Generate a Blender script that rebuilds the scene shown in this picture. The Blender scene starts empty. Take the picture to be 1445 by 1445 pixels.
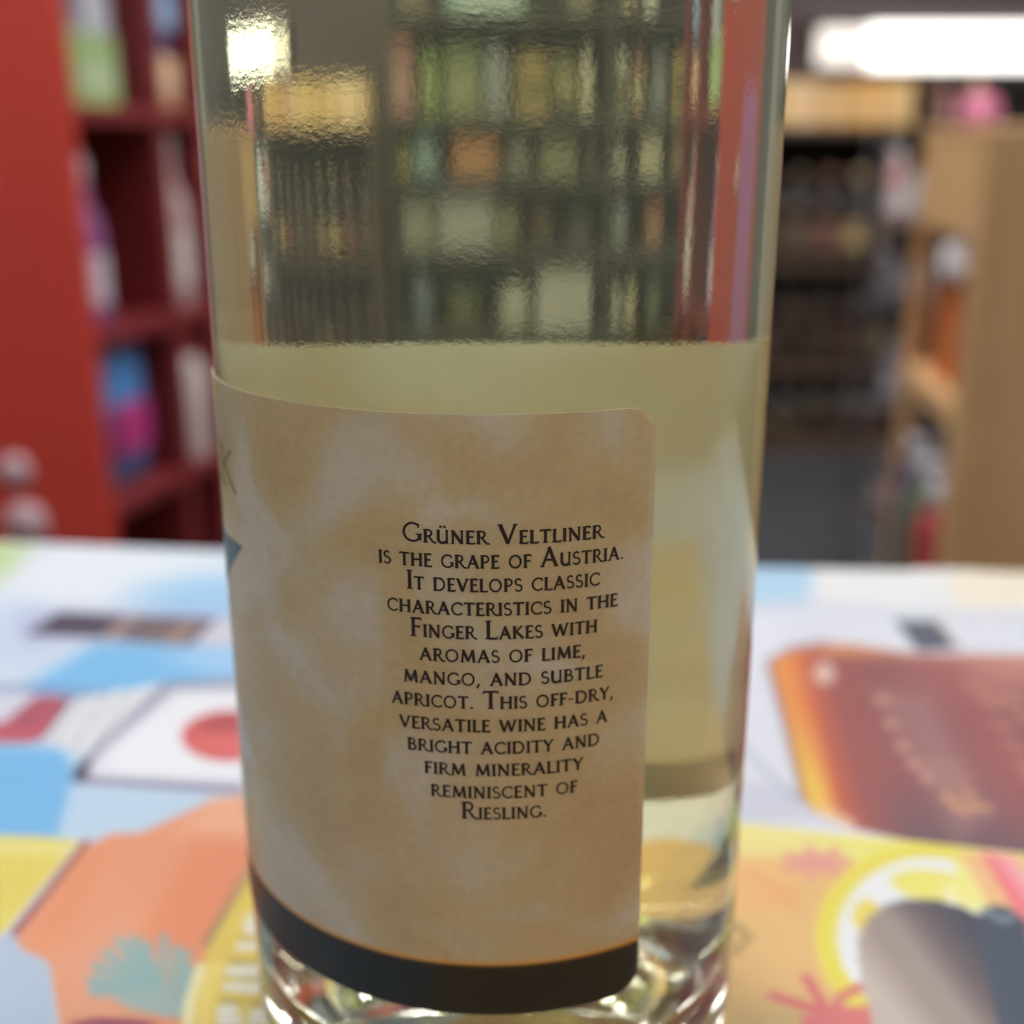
import bpy, bmesh, math, random
import numpy as np
from mathutils import Vector, Matrix
random.seed(7)
SC = bpy.context.scene
COL = SC.collection
R_ = math.radians

# ------------------------------------------------------------------ camera
TABLE = 0.8965                     # height of the counter top
CAM_Z = TABLE + 0.1365
CAM_Y = -0.167033
PITCH, YAW, ROLL = 0.297075, 0.016422, -0.00072
F_PX, IMG = 1694.886, 1445.0
cam_d = bpy.data.cameras.new('camera')
cam = bpy.data.objects.new('camera', cam_d)
COL.objects.link(cam)
cam.location = (0, CAM_Y, CAM_Z)
_f = Vector((math.sin(YAW) * math.cos(PITCH), math.cos(YAW) * math.cos(PITCH), -math.sin(PITCH)))
_r = Vector((math.cos(YAW), -math.sin(YAW), 0))
_u = _r.cross(_f)
_r2 = _r * math.cos(ROLL) + _u * math.sin(ROLL)
_u2 = -_r * math.sin(ROLL) + _u * math.cos(ROLL)
cam.rotation_euler = Matrix((_r2, _u2, -_f)).transposed().to_euler()
cam_d.sensor_width = 36.0
cam_d.sensor_fit = 'HORIZONTAL'
cam_d.lens = 36.0 * F_PX / IMG
cam_d.clip_start = 0.01
cam_d.clip_end = 60
cam_d.dof.use_dof = True
cam_d.dof.focus_distance = 0.134
cam_d.dof.aperture_fstop = 11.5
SC.camera = cam

# ------------------------------------------------------------------ view, world
SC.view_settings.view_transform = 'Standard'
SC.view_settings.look = 'None'
SC.view_settings.gamma = 1.0
SC.view_settings.use_curve_mapping = False
SC.view_settings.exposure = 0.0
SC.cycles.max_bounces = 20
SC.cycles.transmission_bounces = 18
SC.cycles.glossy_bounces = 6
SC.cycles.diffuse_bounces = 4
SC.cycles.caustics_refractive = True
SC.cycles.caustics_reflective = True
SC.cycles.blur_glossy = 0.6
SC.cycles.sample_clamp_indirect = 30.0
world = bpy.data.worlds.new('world')
SC.world = world
world.use_nodes = True
world.node_tree.nodes['Background'].inputs[0].default_value = (0.95, 0.93, 0.92, 1)
world.node_tree.nodes['Background'].inputs[1].default_value = 0.26

# ------------------------------------------------------------------ helpers
def lin(c):
    out = []
    for v in c[:3]:
        v = v / 255.0
        out.append(v / 12.92 if v <= 0.04045 else ((v + 0.055) / 1.055) ** 2.4)
    return out

_mats = {}
def mat(name, rgb, rough=0.6, metal=0.0, noise=0.06, scale=30.0, spec=0.5, coat=0.0):
    """procedural principled material: flat colour with a faint noise variation"""
    key = (name, tuple(rgb))
    if key in _mats: return _mats[key]
    m = bpy.data.materials.new(name); m.use_nodes = True
    nt = m.node_tree; b = nt.nodes['Principled BSDF']
    b.inputs['Roughness'].default_value = rough
    b.inputs['Metallic'].default_value = metal
    b.inputs['Specular IOR Level'].default_value = spec
    b.inputs['Coat Weight'].default_value = coat
    c = lin(rgb)
    tc = nt.nodes.new('ShaderNodeTexCoord')
    n = nt.nodes.new('ShaderNodeTexNoise'); n.inputs['Scale'].default_value = scale
    n.inputs['Detail'].default_value = 4
    nt.links.new(tc.outputs['Object'], n.inputs['Vector'])
    r = nt.nodes.new('ShaderNodeValToRGB')
    r.color_ramp.elements[0].position = 0.3; r.color_ramp.elements[1].position = 0.7
    r.color_ramp.elements[0].color = [v * (1 - noise) for v in c] + [1]
    r.color_ramp.elements[1].color = [min(1, v * (1 + noise)) for v in c] + [1]
    nt.links.new(n.outputs['Fac'], r.inputs['Fac'])
    nt.links.new(r.outputs['Color'], b.inputs['Base Color'])
    _mats[key] = m
    return m

def wood(name, rgb, rgb2, scale=6.0, rough=0.5):
    key = (name, tuple(rgb))
    if key in _mats: return _mats[key]
    m = bpy.data.materials.new(name); m.use_nodes = True
    nt = m.node_tree; b = nt.nodes['Principled BSDF']
    b.inputs['Roughness'].default_value = rough
    tc = nt.nodes.new('ShaderNodeTexCoord')
    mp = nt.nodes.new('ShaderNodeMapping'); mp.inputs['Scale'].default_value = (12, 12, 1.2)
    nt.links.new(tc.outputs['Object'], mp.inputs['Vector'])
    n = nt.nodes.new('ShaderNodeTexNoise'); n.inputs['Scale'].default_value = scale
    n.inputs['Detail'].default_value = 6; n.inputs['Distortion'].default_value = 0.6
    nt.links.new(mp.outputs['Vector'], n.inputs['Vector'])
    r = nt.nodes.new('ShaderNodeValToRGB')
    r.color_ramp.elements[0].color = lin(rgb) + [1]; r.color_ramp.elements[0].position = 0.35
    r.color_ramp.elements[1].color = lin(rgb2) + [1]; r.color_ramp.elements[1].position = 0.65
    nt.links.new(n.outputs['Fac'], r.inputs['Fac'])
    nt.links.new(r.outputs['Color'], b.inputs['Base Color'])
    _mats[key] = m
    return m

def emit(name, rgb, strength):
    m = bpy.data.materials.new(name); m.use_nodes = True
    b = m.node_tree.nodes['Principled BSDF']
    b.inputs['Base Color'].default_value = (0.8, 0.8, 0.8, 1)
    b.inputs['Emission Color'].default_value = list(rgb) + [1]
    b.inputs['Emission Strength'].default_value = strength
    return m

def mesh_obj(name, verts, faces, material=None, parent=None, smooth=False):
    me = bpy.data.meshes.new(name)
    me.from_pydata([tuple(v) for v in verts], [], faces)
    if material: me.materials.append(material)
    if smooth: me.polygons.foreach_set('use_smooth', [True] * len(me.polygons))
    me.update()
    o = bpy.data.objects.new(name, me); COL.objects.link(o)
    if parent: o.parent = parent
    return o

def bm_obj(name, bm, material=None, parent=None, smooth=False):
    me = bpy.data.meshes.new(name); bm.to_mesh(me); bm.free()
    if material: me.materials.append(material)
    if smooth: me.polygons.foreach_set('use_smooth', [True] * len(me.polygons))
    o = bpy.data.objects.new(name, me); COL.objects.link(o)
    if parent: o.parent = parent
    return o

def add_box(bm, x0, x1, y0, y1, z0, z1, bevel=0.0):
    vs = [bm.verts.new(p) for p in ((x0,y0,z0),(x1,y0,z0),(x1,y1,z0),(x0,y1,z0),(x0,y0,z1),(x1,y0,z1),(x1,y1,z1),(x0,y1,z1))]
    fs = [bm.faces.new([vs[i] for i in f]) for f in ((3,2,1,0),(4,5,6,7),(0,1,5,4),(1,2,6,5),(2,3,7,6),(3,0,4,7))]
    if bevel:
        es = list({e for f in fs for e in f.edges})
        bmesh.ops.bevel(bm, geom=es, offset=bevel, segments=2, affect='EDGES', profile=0.5)

def box(name, x0, x1, y0, y1, z0, z1, material, parent=None, bevel=0.0):
    bm = bmesh.new(); add_box(bm, x0, x1, y0, y1, z0, z1, bevel)
    return bm_obj(name, bm, material, parent)

def lathe(name, prof, material, parent=None, seg=24, smooth=True, closed=False):
    """prof: list of (r, z); r==0 makes a pole"""
    V, F, rings = [], [], []
    for r, z in prof:
        if r < 1e-9:
            rings.append([len(V)]); V.append((0, 0, z))
        else:
            rings.append(list(range(len(V), len(V) + seg)))
            V += [(r * math.cos(2*math.pi*k/seg), r * math.sin(2*math.pi*k/seg), z) for k in range(seg)]
    pairs = list(zip(rings, rings[1:])) + ([(rings[-1], rings[0])] if closed else [])
    for a, b in pairs:
        for k in range(seg):
            k2 = (k + 1) % seg
            if len(a) == 1 and len(b) == 1: continue
            if len(a) == 1: F.append((a[0], b[k2], b[k]))
            elif len(b) == 1: F.append((a[k], a[k2], b[0]))
            else: F.append((a[k], a[k2], b[k2], b[k]))
    return mesh_obj(name, V, F, material, parent, smooth)

def thing(name, label, cat, loc=(0,0,0), rz=0.0, group=None):
    o = bpy.data.objects.new(name, None); COL.objects.link(o)
    o.location = loc; o.rotation_euler = (0, 0, rz); o.empty_display_size = 0.05
    o['label'] = label; o['category'] = cat
    if group: o['group'] = group
    return o

def tag(o, label, cat, group=None):
    o['label'] = label; o['category'] = cat
    if group: o['group'] = group
    return o

def structure(o, label=None):
    o['kind'] = 'structure'
    if label: o['label'] = label
    return o

# ------------------------------------------------------------------ the shop shell
floor = structure(box('floor', -4, 4.5, -3, 5.6, -0.05, 0, mat('dark_floor', (50, 52, 56), 0.6, scale=3)), 'dark grey shop floor behind the counter')
back = structure(box('wall_back', -4, 4.5, 5.0, 5.1, 0, 3.2, mat('back_wall', (92, 80, 84), 0.8, scale=2)), 'dull plum grey wall above the far shelving')
ceil = structure(box('ceiling', -4, 4.5, -3, 5.6, 3.2, 3.25, mat('ceiling_paint', (150, 146, 142), 0.9, scale=2)), 'plain shop ceiling carrying tube lights')

glow_m = emit('diffuser_glow', (1.0, 0.97, 0.935), 17.0)
glow_far_m = emit('diffuser_glow_far', (1.0, 0.97, 0.935), 30.0)  # far lights made stronger to brighten the label's back and the shelves
housing_m = mat('white_housing', (225, 225, 222), 0.5)
WHERE = ('nearest the shop front, left', 'nearest the shop front, middle', 'unseen, set beyond the counter to backlight the bottle, left', 'unseen, set beyond the counter to backlight the bottle, right', 'above the red shelf unit', 'above the aisle behind the counter', 'above the far grey shelving', 'above the pine rack, right', 'nearest the shop front, right')
for (x, y), wh in zip(((-1.3, -1.4), (0.5, -1.4), (-0.9, 1.15), (0.8, 1.15), (-1.5, 2.2), (0.9, 2.2), (-0.3, 3.6), (2.4, 1.2), (2.4, -0.9)), WHERE):  # unseen lights; the pair beyond the counter is placed to backlight the label
    t = thing('ceiling_light', 'long white ceiling light with a glowing diffuser, ' + wh, 'ceiling light', (x, y, 3.13), 0, 'lights on the ceiling')
    box('housing', -0.64, 0.64, -0.17, 0.17, 0.03, 0.07, housing_m, t, 0.006)
    box('diffuser', -0.60, 0.60, -0.15, 0.15, 0.0, 0.03, glow_far_m if y > 1 else glow_m, t, 0.008)

# ------------------------------------------------------------------ counter
EDGE_A = math.atan2(0.1979 - 0.2323, 0.125 + 0.1668)     # direction of the poster's far edge
eu = Vector((math.cos(EDGE_A), math.sin(EDGE_A), 0)); ev = Vector((math.sin(EDGE_A), -math.cos(EDGE_A), 0))
P0 = Vector((0.1283, 0.2075, 0))                          # point on that edge
counter = thing('counter', 'shop counter under the printed posters', 'counter', (P0.x, P0.y, 0), EDGE_A)
wood_dark = wood('counter_wood', (70, 52, 40), (96, 72, 54), 5)
box('worktop', -0.75, 0.75, -0.62, -0.006, TABLE - 0.036, TABLE - 0.001, wood_dark, counter, 0.003)
box('cabinet', -0.72, 0.72, -0.60, -0.03, 0.0, TABLE - 0.036, mat('cabinet_laminate', (58, 44, 38), 0.5), counter, 0.003)

# ------------------------------------------------------------------ printed sheets on the counter
def to_px(X, Y):
    """image position of the table point (numpy arrays), only used to lay the flat print out"""
    dx, dy, dz = X, Y - CAM_Y, -(CAM_Z - TABLE)
    w = dx*_f.x + dy*_f.y + dz*_f.z
    a = dx*_r2.x + dy*_r2.y + dz*_r2.z
    b = dx*_u2.x + dy*_u2.y + dz*_u2.z
    return 722.5 + F_PX*a/w, 722.5 - F_PX*b/w

class Print:
    """colours of one printed sheet, painted shape by shape"""
    def __init__(s, px, py, base):
        s.x, s.y = px, py
        s.c = np.tile(np.array(base, float), (len(px), 1))
    def put(s, col, a):
        a = np.clip(a, 0, 1)[:, None]
        col = np.array(col, float)
        s.c = s.c * (1 - a) + col * a
    def sd(s, pts):
        p = np.array(pts, float); n = len(p)
        d = np.full(len(s.x), 1e9); ins = np.zeros(len(s.x), bool)
        for i in range(n):
            a, b = p[i], p[(i+1) % n]
            e = b - a; wx, wy = s.x - a[0], s.y - a[1]
            t = np.clip((wx*e[0] + wy*e[1]) / (e @ e + 1e-9), 0, 1)
            d = np.minimum(d, np.hypot(wx - t*e[0], wy - t*e[1]))
            c = ((a[1] > s.y) != (b[1] > s.y))
            with np.errstate(divide='ignore', invalid='ignore'):
                xi = a[0] + (s.y - a[1]) * e[0] / (e[1] if e[1] else 1e-9)
            ins ^= c & (s.x < xi)
        return np.where(ins, -d, d)
    def poly(s, pts, col, soft=3, alpha=1.0):
        s.put(col, (0.5 - s.sd(pts) / soft) * 1.0 * 1 if alpha == 1.0 else np.clip(0.5 - s.sd(pts) / soft, 0, 1) * alpha)
    def line(s, pts, w, col, soft=3, alpha=1.0, taper=False):
        p = np.array(pts, float); d = np.full(len(s.x), 1e9)
        for i in range(len(p) - 1):
            a, b = p[i], p[i+1]; e = b - a
            t = np.clip(((s.x-a[0])*e[0] + (s.y-a[1])*e[1]) / (e @ e + 1e-9), 0, 1)
            ww = w * (1 - 0.85*t) if taper else w
            d = np.minimum(d, np.hypot(s.x-a[0]-t*e[0], s.y-a[1]-t*e[1]) - ww/2)
        s.put(col, np.clip(0.5 - d/soft, 0, 1) * alpha)
    def ell(s, cx, cy, rx, ry, col, soft=0.05, alpha=1.0, rot=0.0):
        c, q = math.cos(rot), math.sin(rot)
        dx, dy = s.x - cx, s.y - cy
        r = np.hypot((dx*c + dy*q)/rx, (-dx*q + dy*c)/ry)
        s.put(col, np.clip(0.5 + (1 - r)/soft, 0, 1) * alpha)

def paper_material(name, rough=0.42):
    m = bpy.data.materials.new(name); m.use_nodes = True
    nt = m.node_tree; b = nt.nodes['Principled BSDF']
    a = nt.nodes.new('ShaderNodeVertexColor'); a.layer_name = 'print'
    tc = nt.nodes.new('ShaderNodeTexCoord')
    n = nt.nodes.new('ShaderNodeTexNoise'); n.inputs['Scale'].default_value = 900; n.inputs['Detail'].default_value = 3
    nt.links.new(tc.outputs['Object'], n.inputs['Vector'])
    mx = nt.nodes.new('ShaderNodeMix'); mx.data_type = 'RGBA'; mx.blend_type = 'MULTIPLY'
    mr = nt.nodes.new('ShaderNodeMapRange'); mr.inputs['To Min'].default_value = 0.94; mr.inputs['To Max'].default_value = 1.03
    nt.links.new(n.outputs['Fac'], mr.inputs['Value'])
    mx.inputs['Factor'].default_value = 1.0
    nt.links.new(a.outputs['Color'], mx.inputs['A']); nt.links.new(mr.outputs['Result'], mx.inputs['B'])
    nt.links.new(mx.outputs['Result'], b.inputs['Base Color'])
    b.inputs['Roughness'].default_value = rough
    b.inputs['Specular IOR Level'].default_value = 0.12
    return m
paper_m = paper_material('printed_paper')
PRINT_K = 0.60

def sheet(name, u0, u1, v0, v1, step, lift, painter, base):
    """a thin sheet in counter-edge coordinates (u along the edge, v towards the camera)"""
    us = np.arange(u0, u1 + step/2, step); vs = np.arange(v0, v1 + step/2, step)
    U, W = np.meshgrid(us, vs)
    X = P0.x + eu.x*U + ev.x*W; Y = P0.y + eu.y*U + ev.y*W
    Z = TABLE + lift(U, W)
    px, py = to_px(X.ravel(), Y.ravel())
    pr = Print(px, py, base); painter(pr)
    V = np.stack([X.ravel(), Y.ravel(), Z.ravel()], 1)
    nu, nv = len(us), len(vs)
    idx = np.arange(nu*nv).reshape(nv, nu)
    F = np.stack([idx[:-1, :-1].ravel(), idx[1:, :-1].ravel(), idx[1:, 1:].ravel(), idx[:-1, 1:].ravel()], 1)
    # a rim skirt gives the sheet its thickness
    rim = np.concatenate([idx[0, :], idx[1:, -1], idx[-1, -2::-1], idx[-2:0:-1, 0]])
    V2 = V[rim].copy(); V2[:, 2] -= 0.00025
    base_i = len(V); n = len(rim)
    q = np.arange(n)
    F2 = np.stack([rim, rim[(q+1) % n], base_i + (q+1) % n, base_i + q], 1)
    me = bpy.data.meshes.new(name)
    AV = np.concatenate([V, V2]); AF = np.concatenate([F, F2])
    me.vertices.add(len(AV)); me.vertices.foreach_set('co', AV.ravel())
    me.loops.add(AF.size); me.loops.foreach_set('vertex_index', AF.ravel().astype(np.int32))
    me.polygons.add(len(AF)); me.polygons.foreach_set('loop_start', np.arange(0, AF.size, 4, dtype=np.int32))
    me.update(calc_edges=True)
    ca = me.color_attributes.new('print', 'FLOAT_COLOR', 'POINT')
    c = np.clip(pr.c, 0, 255) / 255.0
    c = np.where(c <= 0.04045, c/12.92, ((c + 0.055)/1.055)**2.4) * PRINT_K
    c = np.concatenate([c, np.tile([[0.7, 0.7, 0.7]], (n, 1))])
    ca.data.foreach_set('color', np.concatenate([c, np.ones((len(c), 1))], 1).ravel())
    me.materials.append(paper_m)
    me.polygons.foreach_set('use_smooth', [True]*len(F) + [False]*len(F2))
    o = bpy.data.objects.new(name, me); COL.objects.link(o)
    return o

def paint_blue(p):
    # sky tones
    p.poly([(-60,765),(330,765),(340,880),(-60,960)], (214,228,244), 60)
    p.ell(150, 815, 150, 45, (226,236,248), 0.8)
    p.ell(300, 848, 110, 34, (160,205,243), 0.9)
    p.poly([(-40,765),(50,768),(10,815),(-40,840)], (192,216,160), 30)
    p.ell(20, 900, 70, 45, (196,214,240), 0.8)
    p.poly([(35,972),(140,906),(345,905),(345,955),(210,985),(60,985)], (122,191,241), 22)
    p.ell(330, 930, 90, 22, (160,205,245), 0.8)
    p.poly([(-60,1045),(90,1058),(112,1100),(82,1192),(-60,1190)], (118,186,238), 26)
    p.poly([(100,1115),(345,1125),(345,1145),(120,1200),(85,1200)], (190,216,242), 20)
    # first printed bottle: dark cap and copper ring
    p.line([(50,885),(330,885)], 48, (168,176,214), 28, 0.55)
    p.poly([(35,898),(84,866),(305,877),(272,912),(140,903)], (88,82,102), 5)
    p.poly([(60,882),(84,867),(305,877),(300,884),(70,888)], (66,62,84), 8, 0.7)
    p.poly([(138,904),(165,905),(202,873),(176,871)], (158,140,138), 3)
    p.poly([(180,905),(262,912),(295,882),(205,876)], (132,112,112), 10, 0.8)
    p.poly([(228,908),(250,911),(285,881),(262,879)], (172,146,134), 9, 0.8)
    p.poly([(272,912),(345,914),(345,878),(305,877)], (214,214,228), 4)
    for q in range(4): p.line([(282+q*14,912),(312+q*14,880)], 3, (180,176,190), 4, 0.7)
    # second printed bottle
    p.line([(-60,972),(60,976),(160,986)], 9, (116,130,176), 12, 0.8)
    p.poly([(-60,978),(55,982),(5,1022),(-60,1035)], (206,212,230), 8)
    p.poly([(-60,1028),(8,1022),(52,984),(103,989),(62,1046),(38,1052),(-60,1050)], (190,92,108), 5)
    p.poly([(10,1022),(50,990),(85,990),(40,1030)], (150,80,105), 14, 0.6)
    p.poly([(58,1046),(68,1044),(104,990),(98,988)], (58,58,84), 6)
    p.poly([(60,1047),(104,990),(235,966),(132,1062),(100,1064)], (222,228,236), 5)
    for q, cc in enumerate(((170,174,190),(240,244,250),(150,158,176),(244,246,250),(176,180,194))):
        p.line([(78+q*13,1052+q*2),(122+q*15,992-q*4)], 5, cc, 6, 0.8)
    p.poly([(103,1100),(132,1060),(232,966),(345,960),(345,1122),(116,1106)], (150,152,176), 8)
    p.poly([(118,1098),(142,1062),(244,976),(345,972),(345,1112),(126,1100)], (214,218,234), 10)
    p.poly([(136,1094),(158,1060),(250,982),(345,980),(345,1104),(140,1094)], (234,239,249), 12)
    p.poly([(102,1102),(106,1090),(126,1068),(124,1100),(116,1107)], (62,60,80), 8)
    p.line([(112,1106),(345,1121)], 5, (122,122,148), 6, 0.9)
    p.ell(322, 1042, 66, 36, (214,102,104), 0.10)
    p.ell(330, 1026, 48, 18, (172,76,84), 0.5, 0.8)
    p.ell(322, 1050, 44, 16, (224,112,112), 0.6, 0.7)
    # hidden behind the bottle: white bottles on the same print
    p.poly([(345,955),(1060,870),(1060,1166),(345,1124)], (226,230,238), 10)
    p.ell(560, 1040, 90, 40, (205,96,98), 0.1)
    p.line([(440,1150),(560,1090),(700,1060),(860,1062),(1000,1110)], 12, (112,118,134), 12)
    p.line([(345,960),(700,915),(1060,880)], 10, (150,156,176), 12)
    p.poly([(345,905),(700,860),(1060,850),(1060,870),(345,955)], (130,192,240), 14)
    # yellow carton and its maroon edge
    p.poly([(-80,1181),(60,1184),(120,1191),(12,1322),(-80,1325)], (224,208,104), 4)
    p.line([(-80,1196),(112,1202)], 18, (232,228,150), 14, 0.9)
    p.line([(-80,1300),(15,1300)], 14, (228,222,112), 14, 0.8)
    p.line([(112,1196),(8,1322)], 6, (216,214,220), 6)
    p.line([(121,1194),(70,1262),(20,1322)], 11, (142,74,88), 7)
    # pale blue ground at the front left
    p.poly([(-120,1324),(22,1324),(30,1342),(70,1362),(100,1600),(-120,1600)], (178,198,222), 8)
    # orange shape
    p.poly([(122,1200),(156,1180),(200,1178),(300,1133),(347,1127),(470,1150),(470,1600),(100,1600),(84,1445),(70,1362),(28,1342),(24,1325)], (228,156,120), 6)
    p.poly([(300,1134),(350,1128),(420,1128),(420,1190),(250,1180)], (240,182,150), 30, 0.8)
    p.poly([(215,1300),(270,1190),(350,1190),(345,1250),(280,1350),(200,1330)], (226,140,104), 30, 0.8)
    p.poly([(120,1200),(160,1190),(90,1330),(40,1330)], (226,146,108), 20, 0.6)
    p.poly([(90,1360),(190,1280),(190,1440),(95,1440)], (226,164,136), 40, 0.8)
    p.ell(160, 1450, 60, 10, (150,76,98), 0.4)
    # teal palm leaf
    for (x, y) in ((130,1388),(136,1368),(150,1350),(168,1333),(188,1331),(205,1336),(133,1404)):
        p.line([(222,1408),((222+x)/2, (1404+y)/2 - 4),(x, y)], 15, (142,180,184), 5, 0.9)
    for (x, y, bx) in ((232,1327,228),(250,1344,240),(264,1350,252),(270,1372,256)):
        p.line([(bx,1432),(x, y)], 13, (142,180,184), 5, 0.9)
    p.poly([(150,1408),(215,1396),(262,1424),(262,1442),(190,1430)], (160,182,180), 10)
    # yellow carton with white lettering
    p.poly([(352,1226),(300,1330),(272,1395),(258,1460),(250,1600),(520,1600),(520,1226)], (224,200,98), 4)
    p.line([(352,1232),(322,1282),(291,1336)], 8, (152,128,104), 8)
    p.line([(284,1372),(268,1420),(262,1500)], 16, (240,234,184), 10)
    p.line([(305,1370),(292,1420),(288,1500)], 14, (242,226,132), 14, 0.8)
    wt, sh = (232,232,222), (168,154,92)
    p.poly([(344,1318),(346,1304),(356,1290),(372,1284),(400,1284),(400,1322),(350,1324)], wt, 6)
    p.line([(340,1329),(400,1330)], 4, sh, 4); p.poly([(334,1334),(400,1334),(400,1347),(332,1345)], wt, 5)
    p.line([(326,1362),(400,1363)], 4, sh, 4); p.poly([(320,1367),(400,1366),(400,1382),(318,1381)], wt, 5)
    p.line([(318,1386),(400,1386)], 3, sh, 4); p.poly([(316,1390),(400,1390),(400,1409),(316,1402)], wt, 5)
    p.line([(315,1418),(345,1418)], 4, sh, 4); p.poly([(308,1428),(316,1420),(338,1422),(336,1432),(328,1436),(346,1438),(344,1452),(306,1452)], wt, 5)
    p.line([(356,1421),(400,1423)], 3, sh, 4); p.poly([(352,1428),(400,1428),(400,1452),(350,1452)], wt, 5)
    # right side: white page with light blue top strip
    p.poly([(1040,780),(1700,780),(1700,1400),(1040,1166)], (222,227,241), 5)
    p.poly([(1030,780),(1160,785),(1135,856),(1030,858)], (176,212,238), 26)
    p.poly([(1140,780),(1700,780),(1700,862),(1160,857)], (232,235,238), 10)
    p.poly([(1345,780),(1700,780),(1700,862),(1345,862)], (240,232,214), 30)
    p.line([(1040,856),(1180,858),(1290,872),(1700,880)], 8, (206,212,224), 12, 0.9)
    p.poly([(1262,878),(1322,880),(1352,918),(1295,922)], (98,102,118), 6)
    p.line([(1322,880),(1352,918)], 5, (200,170,150), 5, 0.7)
    p.poly([(1040,1100),(1130,1120),(1180,1160),(1040,1166)], (200,205,222), 20, 0.8)
    p.line([(1040,1040),(1068,1080),(1120,1128)], 6, (170,176,200), 12, 0.8)
    p.line([(1110,890),(1200,880)], 5, (206,210,226), 12, 0.6)
    # amber bottle
    outl = [(1086,938),(1118,919),(1165,911),(1205,913),(1285,926),(1700,930),(1700,1260),(1445,1212),(1290,1192),(1205,1172),(1155,1152),(1134,1130),(1110,1030)]
    p.line(outl[11:] + outl[:3], 9, (120,118,142), 9, 0.9)
    p.poly(outl, (150,94,98), 5)
    sd = -p.sd(outl)
    e = np.array([48.0, 195.0]); e /= np.linalg.norm(e)
    nrm = np.array([e[1], -e[0]])
    d = (p.x - 1086)*nrm[0] + (p.y - 938)*nrm[1]; t = np.clip((p.y - 938)/195, 0, 1)
    ins = np.clip(sd/5 + 0.5, 0, 1)
    def band(a, b, col, al=1.0):
        w = np.clip((b - d)/(b - a), 0, 1) * ins * al
        p.put(col, w)
    band(70, 150, (176,92,84), 0.55)
    band(38, 78, (214,112,80))
    band(14, 52, (236,158,84))
    lower = np.clip((p.y - 1010)/100, 0, 1)
    p.put((238,196,92), np.clip((44 - d)/18, 0, 1) * ins * lower)
    band(2, 8, (150,92,84), 0.7)
    p.put((216,150,100), np.clip((936 - p.y + (p.x - 1280)*0.02)/14, 0, 1) * ins * np.clip((p.x-1110)/60, 0, 1))
    p.put((206,150,136), np.clip((1010 - p.y)/80, 0, 1) * ins * np.clip((p.x - 1250)/160, 0, 1) * 0.9)
    p.put((112,92,104), np.clip((p.y - 1085 - (p.x-1200)*0.12)/90, 0, 1) * ins * np.clip((d-80)/60, 0, 1) * 0.85)
    p.poly([(1300,940),(1350,938),(1445,1090),(1445,1190),(1400,1100)], (160,96,98), 30, 0.7)
    p.poly([(1245,980),(1310,985),(1400,1150),(1350,1190),(1310,1110)], (172,138,136), 36, 0.55)
    p.line([(1162,1148),(1200,1166)], 12, (240,214,180), 10, 0.9)
    p.ell(1163, 953, 15, 16, (226,196,188), 0.4, 0.9)
    g = (206,164,148)
    for (x, y, L) in ((1243,990,20),(1256,1024,14),(1272,1056,12),(1288,1080,70),(1306,1100,60)):
        p.ell(x, y, 9, 9, g, 0.5, 0.75); p.line([(x+4,y+2),(x+L,y+3)], 5, g, 6, 0.6)
    for (x0, x1, y) in ((1330,1342,1122),(1336,1352,1132),(1348,1368,1144),(1362,1380,1138),(1378,1398,1140),(1360,1372,1120)):
        p.line([(x0,y),(x1,y+6)], 8, (216,164,122), 6, 0.8)
    for (x, y) in ((1362,968),(1384,990),(1400,1022),(1418,1052),(1432,1080),(1444,1100),(1410,985),(1432,1010)):
        p.line([(x,y),(x+26,y+10)], 8, (214,158,132), 9, 0.65)

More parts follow.
